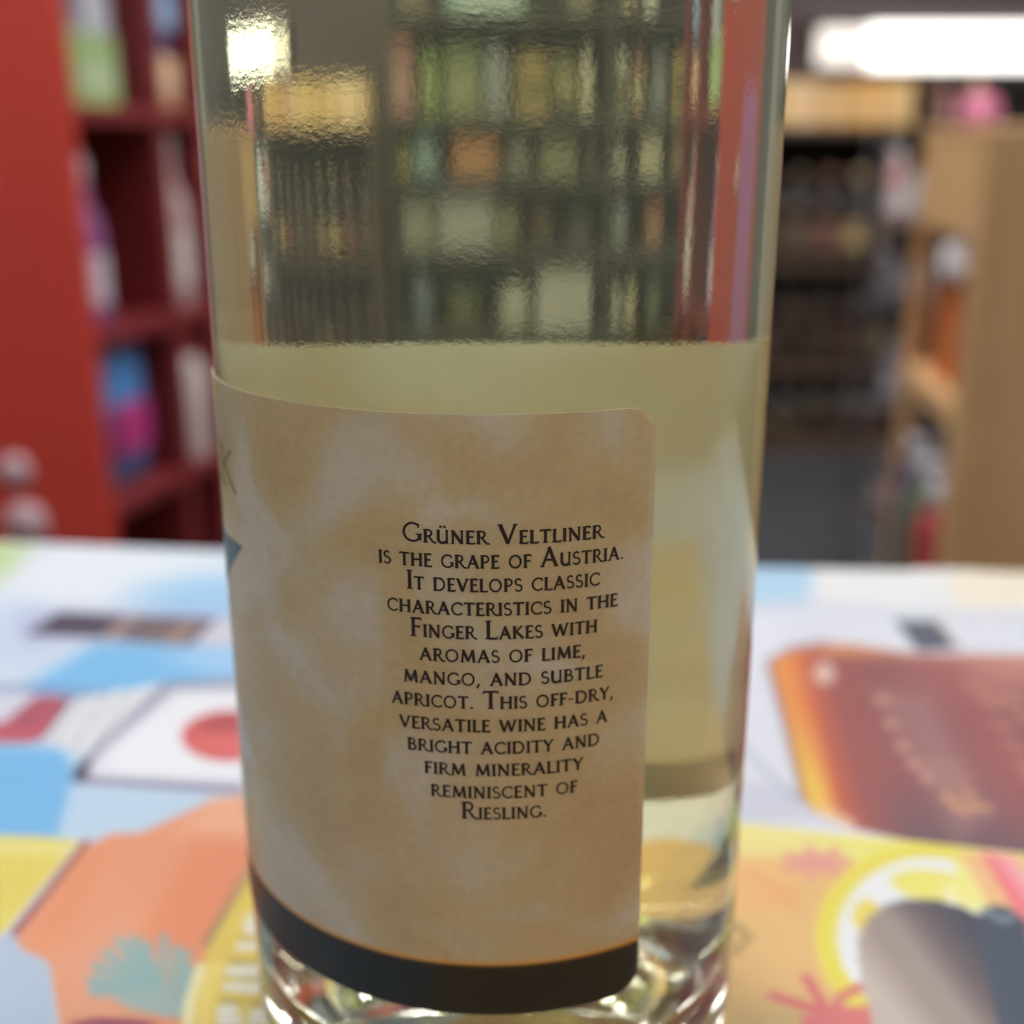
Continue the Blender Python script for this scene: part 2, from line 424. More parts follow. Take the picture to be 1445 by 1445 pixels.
def paint_tropical(p):
    p.poly([(1000,1140),(1700,1180),(1700,1260),(1160,1215),(1000,1215)], (238,228,150), 24)
    p.poly([(1000,1225),(1160,1235),(1160,1500),(1000,1500)], (228,188,128), 40, 0.9)
    p.ell(1120, 1460, 120, 40, (206,176,122), 0.9)
    p.ell(1060, 1255, 70, 34, (238,190,130), 0.8, 0.8)
    p.ell(1250, 1205, 110, 22, (236,232,134), 0.8, 0.9)
    for (a, b) in (((1040,1240),(1120,1262)),((1045,1262),(1130,1275)),((1060,1236),(1130,1290)),((1050,1280),(1110,1285))):
        p.line([a, b], 6, (232,160,110), 8, 0.55)
    for k in range(7):
        t = k*math.pi*2/7
        p.line([(1152,1223),(1152+44*math.cos(t),1223+20*math.sin(t))], 14, (228,158,152), 6, 0.85)
    for (a, b, c2) in (((1036,1310),(1056,1328),(1036,1352)),):
        p.line([a, b, c2], 9, (150,134,84), 6, 0.9)
    # lemon slice
    p.ell(1302, 1330, 152, 132, (230,219,92), 0.06)
    p.ell(1308, 1330, 128, 113, (232,236,243), 0.05)
    p.ell(1310, 1256, 54, 22, (232,226,122), 0.25, 1, 0.12)
    p.ell(1222, 1300, 20, 24, (230,214,104), 0.3)
    p.ell(1345, 1265, 18, 12, (240,240,190), 0.7, 0.8)
    p.poly([(1345,1215),(1382,1215),(1400,1290),(1372,1290),(1395,1300),(1350,1285)], (238,232,130), 10, 0.8)
    p.poly([(1352,1210),(1384,1212),(1450,1300),(1450,1320),(1402,1300)], (236,190,140), 6)
    p.poly([(1382,1210),(1428,1216),(1500,1320),(1500,1400),(1440,1310)], (236,128,138), 6)
    p.poly([(1402,1212),(1430,1216),(1500,1300),(1500,1350)], (242,178,186), 12, 0.8)
    p.poly([(1430,1215),(1700,1240),(1700,1400),(1480,1290)], (236,196,140), 8)
    m = (216,118,120)
    p.line([(1088,1412),(1150,1432),(1215,1445)], 13, m, 5); p.line([(1138,1388),(1168,1440)], 15, m, 5)
    p.line([(1172,1436),(1190,1412),(1225,1395)], 14, m, 5)
    p.poly([(1130,1440),(1232,1425),(1260,1600),(1120,1600)], (218,124,126), 8)
    # rounded pale shape shading to navy
    sh = [(1208,1362),(1211,1330),(1224,1303),(1248,1285),(1280,1277),(1322,1279),(1360,1290),(1384,1303),(1470,1600),(1250,1600),(1228,1445)]
    s = p.sd(sh); ins = np.clip(0.5 - s/5, 0, 1)
    dd = ((p.x - 1225)*0.80 - (p.y - 1400)*0.60) / 150.0
    p.put((196,184,176), ins)
    p.put((160,146,142), ins * np.clip((dd - 0.05)/0.3, 0, 1))
    p.put((104,94,100), ins * np.clip((dd - 0.55)/0.28, 0, 1))
    p.put((72,74,90), ins * np.clip((dd - 0.85)/0.25, 0, 1))
    p.put((88,84,98), ins * np.clip((1 - (-s)/14), 0, 1) * np.clip((p.x-1235)/50, 0, 1) * 0.7)
    p.poly([(1378,1305),(1386,1290),(1400,1284),(1426,1290),(1450,1312),(1500,1600),(1440,1600)], (70,82,100), 6)
    p.line([(1394,1292),(1404,1302),(1418,1308),(1428,1300)], 7, (158,172,186), 6, 0.8)

def lift_blue(U, W):
    z = 0.0006 + 0*U
    z = z + 0.0012*np.exp(-((U - 0.030)/0.016)**2) * np.exp(-(W/0.03)**2)
    return z + 0.00035*np.sin(U*38 + 1.0)*np.exp(-(W/0.06)**2)
poster = sheet('poster', -0.36, 0.30, 0.0, 0.34, 0.001, lift_blue, paint_blue, (200, 219, 240))
tag(poster, 'large light blue poster printed with bottles, lying under the wine bottle', 'poster')
under = sheet('paper_sheet', 0.012, 0.33, -0.005, 0.10, 0.002, lambda U, W: 0.0001 + 0*U, lambda p: None, (240, 234, 218))
tag(under, 'plain cream paper sheet peeking out beyond the far edge of the blue poster', 'paper')
# the smaller poster in front: its far edge runs from (0.050, 0.0473) to (0.1029, 0.035)
eu_k, ev_k, P_k = eu, ev, P0
A2 = math.atan2(0.035 - 0.0473, 0.1029 - 0.050)
eu = Vector((math.cos(A2), math.sin(A2), 0)); ev = Vector((math.sin(A2), -math.cos(A2), 0)); P0 = Vector((0.0513, 0.0529, 0))
trop = sheet('poster', -0.05, 0.26, 0.0, 0.22, 0.001, lambda U, W: 0.0010 + 0.0002*np.sin(U*30), paint_tropical, (232, 190, 130))
tag(trop, 'yellow and orange tropical poster with a lemon slice, right of the wine bottle', 'poster')
eu, ev, P0 = eu_k, ev_k, P_k

# ------------------------------------------------------------------ the wine bottle
RB = 0.0380
BZ = TABLE + 0.0013
bottle = thing('wine_bottle', 'clear glass bottle of pale white wine with a tan wraparound label, standing on the posters', 'bottle', (0, 0, BZ))
H = CAM_Z - BZ                      # eye height above the bottle base

def glass_material():
    m = bpy.data.materials.new('clear_glass'); m.use_nodes = True
    nt = m.node_tree; nt.nodes.remove(nt.nodes['Principled BSDF'])
    out = nt.nodes['Material Output']
    g = nt.nodes.new('ShaderNodeBsdfGlass'); g.inputs['IOR'].default_value = 1.5; g.inputs['Roughness'].default_value = 0.0
    g.inputs['Color'].default_value = (0.985, 0.992, 0.98, 1)
    tc = nt.nodes.new('ShaderNodeTexCoord')
    mp = nt.nodes.new('ShaderNodeMapping'); mp.inputs['Scale'].default_value = (1, 1, 1)
    n = nt.nodes.new('ShaderNodeTexNoise'); n.inputs['Scale'].default_value = 1500; n.inputs['Detail'].default_value = 2.5
    n2 = nt.nodes.new('ShaderNodeTexNoise'); n2.inputs['Scale'].default_value = 70; n2.inputs['Detail'].default_value = 1
    nt.links.new(tc.outputs['Object'], mp.inputs['Vector'])
    mp2 = nt.nodes.new('ShaderNodeMapping'); mp2.inputs['Scale'].default_value = (1, 1, 0.10)
    nt.links.new(tc.outputs['Object'], mp2.inputs['Vector'])
    nt.links.new(mp.outputs['Vector'], n.inputs['Vector']); nt.links.new(mp2.outputs['Vector'], n2.inputs['Vector'])
    b1 = nt.nodes.new('ShaderNodeBump'); b1.inputs['Strength'].default_value = 1.0; b1.inputs['Distance'].default_value = 0.0000075
    b2 = nt.nodes.new('ShaderNodeBump'); b2.inputs['Strength'].default_value = 1.0; b2.inputs['Distance'].default_value = 0.00007
    nt.links.new(n.outputs['Fac'], b1.inputs['Height']); nt.links.new(n2.outputs['Fac'], b2.inputs['Height'])
    nt.links.new(b1.outputs['Normal'], b2.inputs['Normal'])
    nt.links.new(b2.outputs['Normal'], g.inputs['Normal'])
    nt.links.new(g.outputs['BSDF'], out.inputs['Surface'])
    return m
glass_m = glass_material()

def wine_material():
    m = bpy.data.materials.new('white_wine'); m.use_nodes = True
    nt = m.node_tree; nt.nodes.remove(nt.nodes['Principled BSDF'])
    out = nt.nodes['Material Output']
    g = nt.nodes.new('ShaderNodeBsdfGlass'); g.inputs['IOR'].default_value = 1.345; g.inputs['Roughness'].default_value = 0.0
    v = nt.nodes.new('ShaderNodeVolumeAbsorption')
    v.inputs['Color'].default_value = (0.95, 0.95, 0.32, 1); v.inputs['Density'].default_value = 9.0
    nt.links.new(g.outputs['BSDF'], out.inputs['Surface']); nt.links.new(v.outputs['Volume'], out.inputs['Volume'])
    return m
wine_m = wine_material()

def arc(cx, cz, r, a0, a1, n):
    return [(cx + r*math.cos(R_(a0 + (a1-a0)*i/n)), cz + r*math.sin(R_(a0 + (a1-a0)*i/n))) for i in range(n + 1)]
heel = arc(RB - 0.0085, 0.0100, 0.0087, -75, 0, 8); heel = [(min(r, RB), z) for r, z in heel]
outer = [(0, 0.019), (0.006, 0.0185), (0.012, 0.016), (0.018, 0.0105), (0.0225, 0.0045), (0.0255, 0.0012)] + heel + [(RB, 0.018), (RB, 0.06), (RB, 0.10), (RB, 0.150), (RB, 0.172)]
sh_pts = [(0.0378,0.180),(0.0368,0.190),(0.0345,0.200),(0.0305,0.211),(0.0255,0.222),(0.0208,0.233),(0.0175,0.244),(0.0155,0.256),(0.0146,0.270),(0.0142,0.285)]
outer += sh_pts + [(0.0142,0.296),(0.0155,0.2965),(0.0155,0.303),(0.0145,0.304),(0.0140,0.309),(0.0105,0.309)]
WT = 0.0031
inner = [(0.0098,0.300),(0.0098,0.285),(0.0100,0.270),(0.0112,0.256),(0.0132,0.244),(0.0168,0.233),(0.0215,0.222),(0.0268,0.211),(0.0310,0.200),(0.0336,0.190),(RB-WT,0.178),(RB-WT,0.150),(RB-WT,0.10),(RB-WT,0.06),(RB-WT,0.026),(RB-WT-0.0009,0.019),(RB-WT-0.004,0.0135),(0.0265,0.0125),(0.0225,0.0145),(0.0185,0.0185),(0.0125,0.0230),(0.006,0.0250),(0,0.0255)]
lathe('glass', outer + inner, glass_m, bottle, 160)
EPS = 0.00025
wine_prof = [(0, 0.0255-EPS), (0.006, 0.0250-EPS), (0.0125+EPS*0.5, 0.0230-EPS), (0.0185, 0.0185-EPS), (0.0225, 0.0145-EPS), (0.0265, 0.0125-EPS), (RB-WT-0.004+EPS*0.5, 0.0135-EPS), (RB-WT-0.0009+EPS, 0.019), (RB-WT+EPS, 0.026), (RB-WT+EPS, 0.06), (RB-WT+EPS, 0.10), (RB-WT+EPS, 0.150), (RB-WT+EPS, 0.178), (0.0336+EPS, 0.190), (0.0310+EPS, 0.200), (0.0268+EPS, 0.211), (0.0215+EPS, 0.222), (0.0168+EPS, 0.233), (0.0132+EPS, 0.244), (0.0128, 0.246), (0, 0.246)]
w = lathe('wine', wine_prof, wine_m, bottle, 160)
w['label'] = 'pale yellow green wine'
cork = lathe('cork', [(0, 0.268), (0.0096, 0.268), (0.0096, 0.3085), (0, 0.3085)], wood('cork', (190, 150, 105), (215, 180, 135), 8), bottle, 24)

# label paper
def see_through(nt, b, col, fac):
    """thin paper: part of the light passes through, scattered"""
    tr = nt.nodes.new('ShaderNodeBsdfTranslucent'); 
    if isinstance(col, tuple): tr.inputs['Color'].default_value = col
    else: nt.links.new(col, tr.inputs['Color'])
    mx = nt.nodes.new('ShaderNodeMixShader'); mx.inputs['Fac'].default_value = fac
    nt.links.new(b.outputs['BSDF'], mx.inputs[1]); nt.links.new(tr.outputs['BSDF'], mx.inputs[2])
    nt.links.new(mx.outputs['Shader'], nt.nodes['Material Output'].inputs['Surface'])
def label_material():
    m = bpy.data.materials.new('label_print'); m.use_nodes = True
    nt = m.node_tree; b = nt.nodes['Principled BSDF']; L = nt.links.new
    uv = nt.nodes.new('ShaderNodeUVMap'); uv.uv_map = 'mm'
    sep = nt.nodes.new('ShaderNodeSeparateXYZ'); L(uv.outputs['UV'], sep.inputs['Vector'])
    def noise(scale, detail, dist, off):
        mp = nt.nodes.new('ShaderNodeMapping'); mp.inputs['Location'].default_value = off
        L(uv.outputs['UV'], mp.inputs['Vector'])
        n = nt.nodes.new('ShaderNodeTexNoise'); n.inputs['Scale'].default_value = scale
        n.inputs['Detail'].default_value = detail; n.inputs['Distortion'].default_value = dist
        L(mp.outputs['Vector'], n.inputs['Vector']); return n
    def ramp(src, stops):
        r = nt.nodes.new('ShaderNodeValToRGB'); e = r.color_ramp.elements
        while len(e) > 1: e.remove(e[-1])
        e[0].position = stops[0][0]; e[0].color = lin(stops[0][1]) + [1]
        for p, c in stops[1:]:
            q = e.new(p); q.color = lin(c) + [1]
        L(src, r.inputs['Fac']); return r
    big = noise(0.055, 3.0, 0.6, (3.1, 1.7, 0))
    r1 = ramp(big.outputs['Fac'], [(0.34, (206,178,140)), (0.47, (214,190,148)), (0.55, (216,200,174)), (0.62, (224,214,202))])
    fine = noise(0.9, 5.0, 0.2, (0, 0, 0))
    r2 = ramp(fine.outputs['Fac'], [(0.3, (240,238,235)), (0.7, (255,255,255))])
    mx = nt.nodes.new('ShaderNodeMix'); mx.data_type = 'RGBA'; mx.blend_type = 'MULTIPLY'; mx.inputs['Factor'].default_value = 1
    L(r1.outputs['Color'], mx.inputs['A']); L(r2.outputs['Color'], mx.inputs['B'])
    # black base band (v in mm from the label's lower edge) with a thin gold line above it
    mr = nt.nodes.new('ShaderNodeMapRange'); mr.inputs['From Min'].default_value = 6.2; mr.inputs['From Max'].default_value = 9.2
    L(sep.outputs['Y'], mr.inputs['Value'])
    rg = ramp(mr.outputs['Result'], [(0.0, (22,25,30)), (0.30, (28,26,28)), (0.40, (120,74,36)), (0.50, (240,176,84)), (0.62, (222,166,96))])
    rf = nt.nodes.new('ShaderNodeValToRGB'); rf.color_ramp.elements[0].position = 0.52; rf.color_ramp.elements[1].position = 0.72
    rf.color_ramp.elements[0].color = (1,1,1,1); rf.color_ramp.elements[1].color = (0,0,0,1)
    L(mr.outputs['Result'], rf.inputs['Fac'])
    m2 = nt.nodes.new('ShaderNodeMix'); m2.data_type = 'RGBA'
    L(rf.outputs['Color'], m2.inputs['Factor']); L(mx.outputs['Result'], m2.inputs['A']); L(rg.outputs['Color'], m2.inputs['B'])
    L(m2.outputs['Result'], b.inputs['Base Color'])
    b.inputs['Roughness'].default_value = 0.27; b.inputs['Specular IOR Level'].default_value = 0.5
    gm = nt.nodes.new('ShaderNodeGamma'); gm.inputs['Gamma'].default_value = 0.36
    L(m2.outputs['Result'], gm.inputs['Color']); see_through(nt, b, gm.outputs['Color'], 0.48)
    bp = nt.nodes.new('ShaderNodeBump'); bp.inputs['Distance'].default_value = 0.00001; bp.inputs['Strength'].default_value = 0.6
    f2 = noise(4.0, 4.0, 0, (0, 0, 0)); L(f2.outputs['Fac'], bp.inputs['Height']); L(bp.outputs['Normal'], b.inputs['Normal'])
    return m
label_m = label_material()
def backing_material():
    m = bpy.data.materials.new('label_backing'); m.use_nodes = True
    nt = m.node_tree; b = nt.nodes['Principled BSDF']
    b.inputs['Base Color'].default_value = lin((240, 236, 222)) + [1]; b.inputs['Roughness'].default_value = 0.7
    see_through(nt, b, (0.98, 0.97, 0.92, 1), 0.55)
    return m
backing_m = backing_material()

LB_TOP, LB_BOT = H - 0.0283, H - 0.1071        # label edges above the bottle base
PHI1, PHI0 = R_(29.4), R_(-256.0)
RL = RB + 0.00006
def on_bottle(phi, z, r=RL):
    return (r*math.sin(phi), -r*math.cos(phi), z)
def build_label():
    NU, hgt, rc = 200, LB_TOP - LB_BOT, 0.0036
    rows = [LB_BOT + rc*(1 - math.cos(R_(a))) for a in range(0, 91, 9)] + [LB_BOT + rc + (hgt - 2*rc)*i/40 for i in range(1, 40)] + [LB_TOP - rc*(1 - math.cos(R_(a))) for a in range(90, -1, -9)]
    V, UVs = [], []
    for z in rows:
        dz = max(0.0, rc - (z - LB_BOT), rc - (LB_TOP - z))
        ins = (rc - math.sqrt(max(0, rc*rc - dz*dz))) / RB
        a0, a1 = PHI0 + ins, PHI1 - ins
        for i in range(NU + 1):
            ph = a0 + (a1 - a0)*i/NU
            V.append(on_bottle(ph, z - 0.0010*(1 - math.cos(ph))/2*(z - LB_BOT)/hgt)); UVs.append((ph*RB*1000, (z - LB_BOT)*1000))
    F = []
    for j in range(len(rows) - 1):
        for i in range(NU):
            a = j*(NU+1) + i
            F.append((a, a+1, a+NU+2, a+NU+1))
    o = mesh_obj('label', V, F, label_m, bottle, True)
    o.data.materials.append(backing_m)
    uvl = o.data.uv_layers.new(name='mm')
    li = np.zeros(len(o.data.loops), np.int32); o.data.loops.foreach_get('vertex_index', li)
    uvl.data.foreach_set('uv', np.array(UVs)[li].ravel())
    s = o.modifiers.new('thick', 'SOLIDIFY'); s.thickness = 0.00014; s.offset = 1.0; s.material_offset = 1; s.material_offset_rim = 1
    return o
label = build_label()
label['label'] = 'tan watercolour paper label with black base band'

# stroke font for the lettering (unit cap height)
TH, TN, SF = 0.165, 0.115, 0.075
def circ(cx, cy, rx, ry, a0, a1, n=14):
    return [(cx + rx*math.cos(R_(a0+(a1-a0)*i/n)), cy + ry*math.sin(R_(a0+(a1-a0)*i/n))) for i in range(n+1)]
def stem(x, y0=0.0, y1=1.0, w=TH, s0=1, s1=1):
    out = [([(x, y0), (x, y1)], w)]
    if s0: out.append(([(x-w*0.5-0.055, y0+SF/2), (x+w*0.5+0.055, y0+SF/2)], SF))
    if s1: out.append(([(x-w*0.5-0.055, y1-SF/2), (x+w*0.5+0.055, y1-SF/2)], SF))
    return out
def serif(x, y, w=0.2): return [([(x-w/2, y), (x+w/2, y)], SF)]
G = {
 'I': (0.36, stem(0.18)),
 'L': (0.62, stem(0.17) + [([(0.15,0.04),(0.58,0.04)],TN), ([(0.57,0.0),(0.59,0.17)],0.05)]),
 'T': (0.78, stem(0.39,0,0.96,TH,1,0) + [([(0.05,0.95),(0.73,0.95)],TN), ([(0.06,0.97),(0.04,0.83)],0.05), ([(0.72,0.97),(0.74,0.83)],0.05)]),
 'E': (0.64, stem(0.17) + [([(0.15,0.04),(0.58,0.04)],TN), ([(0.15,0.96),(0.55,0.96)],TN), ([(0.17,0.53),(0.48,0.53)],TN), ([(0.57,0.0),(0.60,0.17)],0.05), ([(0.54,1.0),(0.56,0.84)],0.05), ([(0.48,0.6),(0.48,0.46)],0.05)]),
 'F': (0.60, stem(0.17) + [([(0.15,0.96),(0.55,0.96)],TN), ([(0.17,0.53),(0.48,0.53)],TN), ([(0.54,1.0),(0.56,0.84)],0.05), ([(0.48,0.6),(0.48,0.46)],0.05)]),
 'H': (0.90, stem(0.17) + stem(0.73) + [([(0.17,0.52),(0.73,0.52)],TN)]),
 'N': (0.92, [([(0.18,0),(0.18,0.97)],TN), ([(0.74,1),(0.74,0)],TN), ([(0.15,0.98),(0.75,0.0)],TH)] + serif(0.17,0.027) + serif(0.13,0.973,0.16) + serif(0.74,0.973)),
 'M': (1.08, [([(0.16,0),(0.24,0.96)],TN), ([(0.22,0.99),(0.54,0.10)],TH), ([(0.54,0.06),(0.84,0.97)],TN), ([(0.84,0.99),(0.93,0)],TH)] + serif(0.16,0.027) + serif(0.93,0.027) + serif(0.20,0.973,0.14) + serif(0.87,0.973,0.14)),
 'A': (0.90, [([(0.12,0),(0.46,0.98)],TN), ([(0.42,1.02),(0.78,0)],TH), ([(0.24,0.36),(0.66,0.36)],TN)] + serif(0.12,0.027) + serif(0.78,0.027)),
 'V': (0.86, [([(0.10,1),(0.43,0.04)],TH), ([(0.42,0.0),(0.74,1)],TN)] + serif(0.11,0.973) + serif(0.74,0.973)),
 'W': (1.24, [([(0.10,1),(0.38,0.03)],TH), ([(0.37,0.0),(0.62,0.94)],TN), ([(0.60,0.96),(0.86,0.03)],TH), ([(0.85,0.0),(1.13,1)],TN)] + serif(0.11,0.973) + serif(1.13,0.973)),
 'Y': (0.80, [([(0.10,1),(0.41,0.48)],TH), ([(0.40,0.46),(0.70,1)],TN), ([(0.40,0.5),(0.40,0)],TH)] + serif(0.11,0.973) + serif(0.70,0.973) + serif(0.40,0.027)),
 'K': (0.84, stem(0.17) + [([(0.19,0.48),(0.64,0.97)],TN), ([(0.30,0.58),(0.76,0.02)],TH)] + serif(0.64,0.973,0.16)),
 'O': (0.98, [(circ(0.48,0.5,0.37,0.455,0,360,28),0.115)]),
 'C': (0.84, [(circ(0.50,0.5,0.39,0.455,48,318,22),0.115), ([(0.75,0.72),(0.77,0.92)],0.06)]),
 'G': (0.92, [(circ(0.50,0.5,0.39,0.455,48,328,22),0.115), ([(0.75,0.72),(0.77,0.92)],0.06), ([(0.80,0.10),(0.80,0.42)],TH), ([(0.62,0.40),(0.92,0.40)],0.07)]),
 'D': (0.94, stem(0.17) + [([(0.15,0.04),(0.42,0.04)],TN), ([(0.15,0.96),(0.42,0.96)],TN), (circ(0.42,0.5,0.38,0.455,-90,90,16),0.12)]),
 'P': (0.70, stem(0.17,0,1) + [([(0.15,0.96),(0.34,0.96)],TN), ([(0.17,0.46),(0.34,0.46)],TN), (circ(0.34,0.71,0.24,0.25,-90,90,12),0.11)]),
 'B': (0.74, stem(0.17,0,1) + [([(0.15,0.96),(0.34,0.96)],TN), ([(0.17,0.53),(0.36,0.53)],TN), ([(0.15,0.04),(0.36,0.04)],TN), (circ(0.34,0.745,0.20,0.215,-90,90,12),0.11), (circ(0.36,0.285,0.26,0.245,-90,90,12),0.12)]),
 'R': (0.80, stem(0.17,0,1) + [([(0.15,0.96),(0.34,0.96)],TN), ([(0.17,0.50),(0.34,0.50)],TN), (circ(0.34,0.73,0.22,0.23,-90,90,12),0.11), ([(0.36,0.52),(0.60,0.14),(0.70,0.04),(0.86,0.03)],0.115)]),
 'S': (0.62, [(circ(0.31,0.73,0.20,0.225,50,250,12) + circ(0.31,0.275,0.22,0.235,80,-140,14),0.11), ([(0.43,0.80),(0.46,0.94)],0.055), ([(0.13,0.05),(0.10,0.22)],0.055)]),
 'U': (0.88, [([(0.17,1),(0.17,0.36)] + circ(0.44,0.33,0.27,0.29,180,330,12),TH), ([(0.70,1),(0.70,0.02)],TN)] + serif(0.17,0.973) + serif(0.70,0.973) + serif(0.74,0.027,0.14)),
 '.': (0.34, [([(0.16,0.0),(0.16,0.15)],0.16)]),
 ',': (0.34, [([(0.18,0.16),(0.14,-0.02),(0.06,-0.2)],0.12)]),
 '-': (0.50, [([(0.06,0.42),(0.42,0.42)],0.09)]),
 ' ': (0.52, []),
}
G['\u00dc'] = (0.88, G['U'][1] + [([(0.24,1.24),(0.36,1.24)],0.16), ([(0.52,1.24),(0.64,1.24)],0.16), ([(0.3,1.24),(0.6,1.24)],0.06)])

def ribbons(strokes, ox, oy, s, bold=1.0):
    """strokes -> list of quads in the plane"""
    out = []
    for pts, w in strokes:
        P = [Vector((ox + x*s, oy + y*s)) for x, y in pts]; n = len(P); ww = w*s*bold/2
        Ls, Rs = [], []
        for i in range(n):
            a = P[max(i-1, 0)]; b = P[min(i+1, n-1)]
            t = (b - a); t.normalize(); nn = Vector((-t.y, t.x))
            Ls.append(P[i] + nn*ww); Rs.append(P[i] - nn*ww)
        for i in range(n-1):
            m = max(1, int((P[i+1] - P[i]).length / 0.0009))
            for j in range(m):
                a, b = j/m, (j+1)/m
                out.append((Rs[i].lerp(Rs[i+1], a), Rs[i].lerp(Rs[i+1], b), Ls[i].lerp(Ls[i+1], b), Ls[i].lerp(Ls[i+1], a)))
    return out

SMALL = 0.68
def line_quads(text, width, cap):
    """text with lower case as small caps, laid out and stretched to the given width"""
    adv, items = 0.0, []
    for ch in text:
        small = ch.islower() or ch in ' -.,'
        s = cap * (SMALL if small else 1.0)
        w, st = G[ch.upper()]
        items.append((st, adv, s, 1.22 if small else 1.0)); adv += w*s*1.02
    k = width/adv
    Q = []
    for st, x, s, bold in items:
        for q in ribbons(st, x, 0, s, bold): Q.append([(p.x*k, p.y) for p in q])
    return Q

ink_m = mat('black_ink', (30, 18, 18), 0.5)
LINES = [('Gr\u00fcner Veltliner', -15.88, 19.4, -43.24), ('is the grape of Austria.', -20.33, 23.48, -46.15), ('It develops classic', -15.3, 18.96, -49.0),
 ('characteristics in the', -19.01, 22.51, -51.92), ('Finger Lakes with', -14.83, 18.65, -54.85), ('aromas of lime,', -13.29, 16.59, -57.8), ('mango, and subtle', -16.34, 19.95, -60.75),
 ('apricot. This off-dry,', -18.73, 22.2, -63.75), ('versatile wine has a', -17.35, 21.02, -66.78), ('bright acidity and', -15.95, 19.58, -69.68), ('firm minerality', -12.85, 16.43, -72.62),
 ('reminiscent of', -11.76, 15.41, -75.65), ('Riesling.', -6.22, 9.66, -78.5)]
V, F = [], []
RT = RB + 0.00026
for text, p0, p1, z in LINES:
    width = R_(p1 - p0)*RB
    for q in line_quads(text, width, 0.00235):
        b = len(V)
        V += [on_bottle(R_(p0) + x/RB, H + z/1000 + y, RT) for x, y in q]
        F.append((b, b+1, b+2, b+3))
lt = mesh_obj('lettering', V, F, ink_m, label); lt['label'] = 'thirteen centred lines of black small capitals'
# the end of the maker's name and the emblem, just turning out of sight at the left
V, F = [], []
thin = 0.55
def thin_glyph(ch, p0, z0, cap, kx=1.0):
    w, st = G[ch]
    for q in ribbons([(a, b*thin) for a, b in st], 0, 0, cap):
        b = len(V)
        V.extend([on_bottle(R_(p0) + p.x*kx/RB, H + z0 + p.y, RT) for p in q]); F.append((b, b+1, b+2, b+3))
thin_glyph('K', -69.0, -0.0426, 0.0056, 1.6)
thin_glyph('E', -76.0, -0.0426, 0.0056, 1.2)
mk = mesh_obj('lettering', V, F, mat('gold_brown_ink', (120, 100, 60), 0.45), label); mk['label'] = 'large thin gold brown capitals at the left edge'
V, F = [], []
for i in range(15):                                   # pointed flag, built in narrow strips round the bottle
    a = -57.2 - i*2.2; t = i/6.0
    V += [on_bottle(R_(a), H - 0.0492 - 0.0003*t, RT), on_bottle(R_(a), H - 0.0493 - 0.0066*min(t, 1.5) + 0.0016*max(0, i - 9), RT)]
    if i: F.append((2*i-2, 2*i-1, 2*i+1, 2*i))
em = mesh_obj('emblem', V, F, mat('teal_ink', (62, 92, 98), 0.45), label); em['label'] = 'teal pointed emblem at the left edge'

